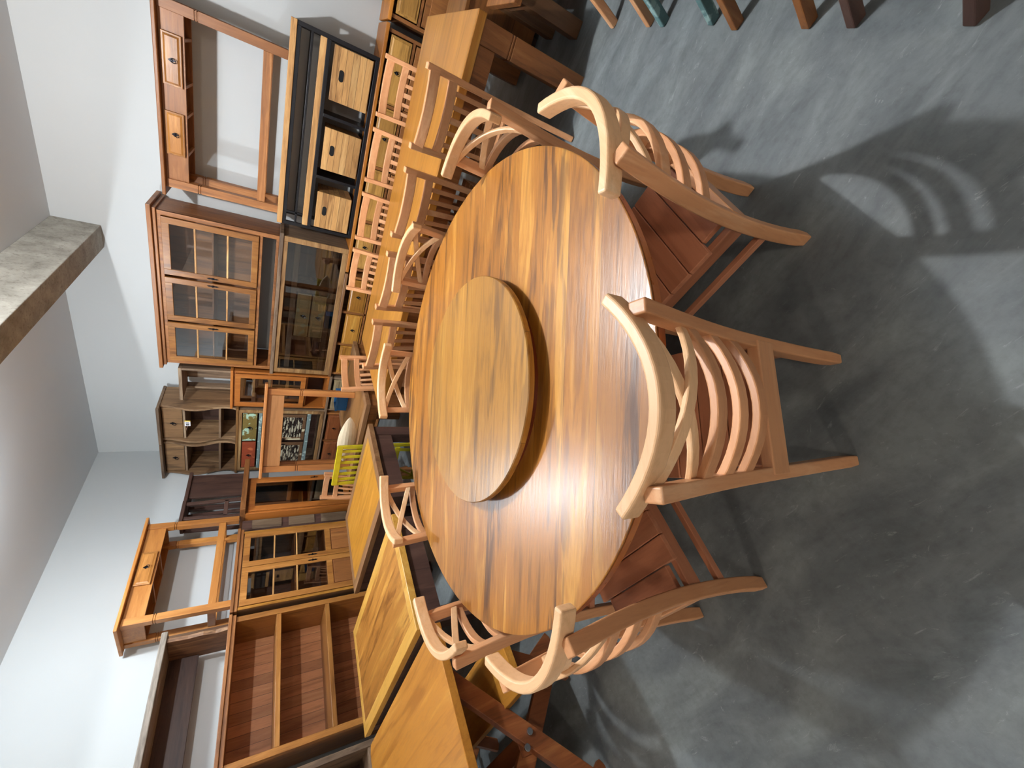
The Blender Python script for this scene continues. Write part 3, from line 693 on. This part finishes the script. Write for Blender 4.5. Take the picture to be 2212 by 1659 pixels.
t = thing('slab_console', 'low grey-brown plank console with solid slab ends, on top of the bookcase', 'console', L(1.12, 1.821, -5.02), 90)
MB().box(-.02, 1.46, -.02, .46, .48, .53).build('top_slab', wood('8f857a', '5f564b', 'b8b0a6', axis='x', rough=.65, grain=1), t, .008, 3)
for x in (.10, 1.36): MB().prism([(0, 0), (.02, .1), (.0, .2), (.015, .32), (0, .48), (.42, .48), (.42, 0)], x, x+.04, 'yz').build('slab_end', wood('7c5a40', '4e3626', 'a07c58', axis='z', rough=.6), t, .004)
MB().box(.14, 1.36, .38, .41, .24, .48).build('back_rail', dark('x'), t, .003)

t = thing('dark_panelled_cabinet', 'narrow dark panelled cabinet recessed between the two glazed cupboards', 'cabinet', L(3.70, 0, -5.12), 90)
MB().box(0, .17, 0, .40, 0, 1.785).build('carcass', dark('z'), t, .003)
for z0, z1 in ((1.35, 1.68), (.96, 1.27), (.55, .88)): MB().box(.03, .16, -.010, -.0, z0, z1).build('panel', wood('6e5a45', '4b3a2c', '83705a', axis='z', rough=.6), t, .003)
t = thing('tall_glass_cupboard', 'tall orange cupboard with a long glass door, further along the left wall', 'cupboard', L(3.90), 90)
w_, d_, h_ = .60, .50, 1.79
open_box(t, w_, d_, h_-.03, om('z'), .03, backm=dark('z'))
glass_door(t, .03, .57, .5, 1.74, om('z'), om('x'), y=-.001, st=.075, handle=.535, hz=.95)
MB().box(.03, .57, .03, .48, 1.1, 1.115).box(.03, .57, .03, .48, .7, .715).build('shelf', om('x'), t, .002)
MB().box(.03, .57, -.02, 0, .06, .48).build('lower_panel', om('z'), t, .003)
MB().box(0, .86, -.11, d_, h_-.03, h_+.03).build('top_slab', brown('x'), t, .005)

t = thing('dark_stool', 'dark brown stool with a rounded top and solid panel side, nearest the corner hutches', 'stool', L(4.31, 1.822, -5.17), 90)
MB().prism([(-.02, .0), (.0, .30), (.08, .34), (.42, .34), (.47, .30), (.48, 0)], .58, .62, 'xy').build('seat', dark('x'), t, .01, 3)
MB().box(.06, .44, .03, .06, 0, .58).build('side_panel', dark('z'), t, .003)
MB().box(.04, .09, .24, .29, 0, .58).build('leg', dark('z'), t, .003); MB().box(.41, .46, .24, .29, 0, .58).build('leg', dark('z'), t, .003)
t = thing('dark_stool', 'dark brown stool with open slanted legs and one rung, beside the drawer console', 'stool', L(4.00, 1.822, -5.14), 90)
MB().prism([(-.03, .0), (-.01, .28), (.05, .32), (.22, .32), (.28, .28), (.29, 0)], .58, .62, 'xy').build('seat', dark('x'), t, .01, 3)
for x0, x1 in ((.02, .0), (.24, .27)):
    for y in (.03, .27): MB().bar((x1, y, 0), (x0, y, .58), .045, .03, (1, 0, 0)).build('leg', dark('z'), t, .003)
MB().bar((.01, .03, .16), (.26, .03, .16), .03, .045, (0, 1, 0)).build('rung', dark('x'), t, .003)

t = thing('grey_cabinet', 'grey-brown open cabinet at the lower left edge beyond the gap of white wall', 'cabinet', L(.10, 0, -5.0), 90)
open_box(t, 1.06, .5, 1.75, grey('z'), .05, backm=dark('z'))
MB().box(.50, .56, 0, .45, .05, 1.70).build('divider', grey('z'), t, .003)
for z in (.6, 1.15): MB().box(.05, .50, .01, .48, z, z+.03).box(.56, 1.01, .01, .48, z, z+.03).build('shelf', grey('x'), t, .003)

# ------------------------------------------------------------------ on and around the middle tables
console('console_table', 'orange console table standing on the brown table in the middle', .86, .26, .865, (), (-3.62, 3.30, .781), 34, mat=lambda a='x': wood('98602f', '6c3d1c', 'b0773f', axis=a, rough=.42, grain=.6), over=.05, ap=.15, leg=.062, gz=.52, shelf=False, apm=wood('b98350', '96663a', 'cf9c68', axis='x', rough=.5, grain=.6))
# leaf tray
n = 20; m = MB(); vs = []
for i in range(n+1):
    u = i/n; hw = .085*math.sin(math.pi*u)**.75+.004
    for j in range(7):
        q = -1+2*j/6; vs.append((-.27+.54*u, -.035*(1-q*q)*math.sin(math.pi*u), hw*q))
fs = [(i*7+j, i*7+j+1, (i+1)*7+j+1, (i+1)*7+j) for i in range(n) for j in range(6)]
m.add(vs, fs); o = m.build('leaf_tray', wood('d2c2a6', 'a8977c', 'e9dfc8', axis='x', rough=.6, grain=.6), None, 0, smooth=False)
sm = o.modifiers.new('thick', 'SOLIDIFY'); sm.thickness = .012
o.location = (-3.17, 3.305, .880); o.rotation_euler = (math.radians(12), 0, math.radians(10)); tag(o, 'pale carved leaf-shaped wooden tray propped on the brown table under the console', 'tray')
# blue crate
t = thing('blue_crate', 'small blue crate behind the orange console on the brown table', 'crate', (-3.40, 4.05, .781))
bl = plain('blue_plastic', '1f5f94', .4); m = MB()
m.box(0, .22, 0, .16, 0, .012).box(0, .22, 0, .012, .012, .13).box(0, .22, .148, .16, .012, .13).box(0, .012, .012, .148, .012, .13).box(.208, .22, .012, .148, .012, .13)
m.build('body', bl, t, .003); MB().box(-.006, .226, -.006, -.0005, .105, .13).build('rim', bl, t, .002)
# yellow folding chair
yel = plain('yellow_paint', 'b9aa1a', .45, 0, .12, 14)
t = thing('yellow_folding_chair', 'yellow slatted folding chair folded upright behind the framed square table', 'chair', (-3.33, 3.065, 0), 8)
for s in (-1, 1):
    MB().bar((s*.235, .06, 0), (s*.235, .02, .98), .035, .022, (1, 0, 0)).build('frame_leg', yel, t, .003)
    MB().bar((s*.195, -.02, 0), (s*.195, .05, .80), .03, .02, (1, 0, 0)).build('frame_leg', yel, t, .003)
MB().bar((-.25, .02, .965), (.25, .02, .965), .025, .055, (0, 1, 0)).build('top_rail', yel, t, .004)
for k in range(6): MB().bar((-.18+k*.072, .03, .70), (-.18+k*.072, .024, .945), .03, .012, (1, 0, 0)).build('back_slat', yel, t, .002)
MB().bar((-.235, .04, .69), (.235, .04, .69), .02, .04, (0, 1, 0)).build('lower_back_rail', yel, t, .003)
for z in (.38, .14): MB().bar((-.22, .02, z), (.22, .02, z), .022, .05, (0, 1, 0)).build('rung', yel, t, .003)
MB().bar((-.17, .02, .16), (-.05, .02, .36), .02, .02, (0, 1, 0)).build('brace', yel, t, .002)

# ------------------------------------------------------------------ upper right: furniture behind the long table and chair row
table('low_bench_table', 'low brown slab-sided bench at the right end of the long table', .66, 1.5, 3.1, 3.6, z=.5, topmat=brown('x'), legmat=tbrown('z'), leg=.1, th=.05, cat='bench')
t = thing('storage_chest', 'plain brown wooden chest standing on the floor behind the right end of the long table', 'chest', (.60, 3.72, 0))
MB().box(0, .9, 0, .45, .04, .58).build('body', brown('x', plank='z', pw=.18), t, .004); MB().box(-.02, .92, -.02, .46, .58, .61).build('lid', amber('x'), t, .004)
for x in (.03, .82): MB().box(x, x+.05, .02, .43, 0, .04).build('foot', dark('x'), t, 0)
def leg_pair_chair(label, x, y, rz, wm):
    t = make_slat_chair(label, 'mixed chairs in a row along the upper right edge', wm, W=.42, H=.92); t.location = (x, y, 0); t.rotation_euler = (0, 0, math.radians(rz)); return t
tealw = lambda a='x', **k: patchy('teal_worn_paint', '5d7f80', '8aa5a2', 10, .55)
leg_pair_chair('light brown chair nearest the long table, in the row at the upper right edge', .80, 2.56, -90, pale)
leg_pair_chair('worn teal painted chair in the row along the upper right edge', .80, 2.10, -90, tealw)
leg_pair_chair('brown slat-back chair third in the row along the upper right edge', .78, 1.60, -90, brown)
leg_pair_chair('dark brown slat-back chair furthest from the long table along the upper right edge', .78, 1.08, -90, dark)
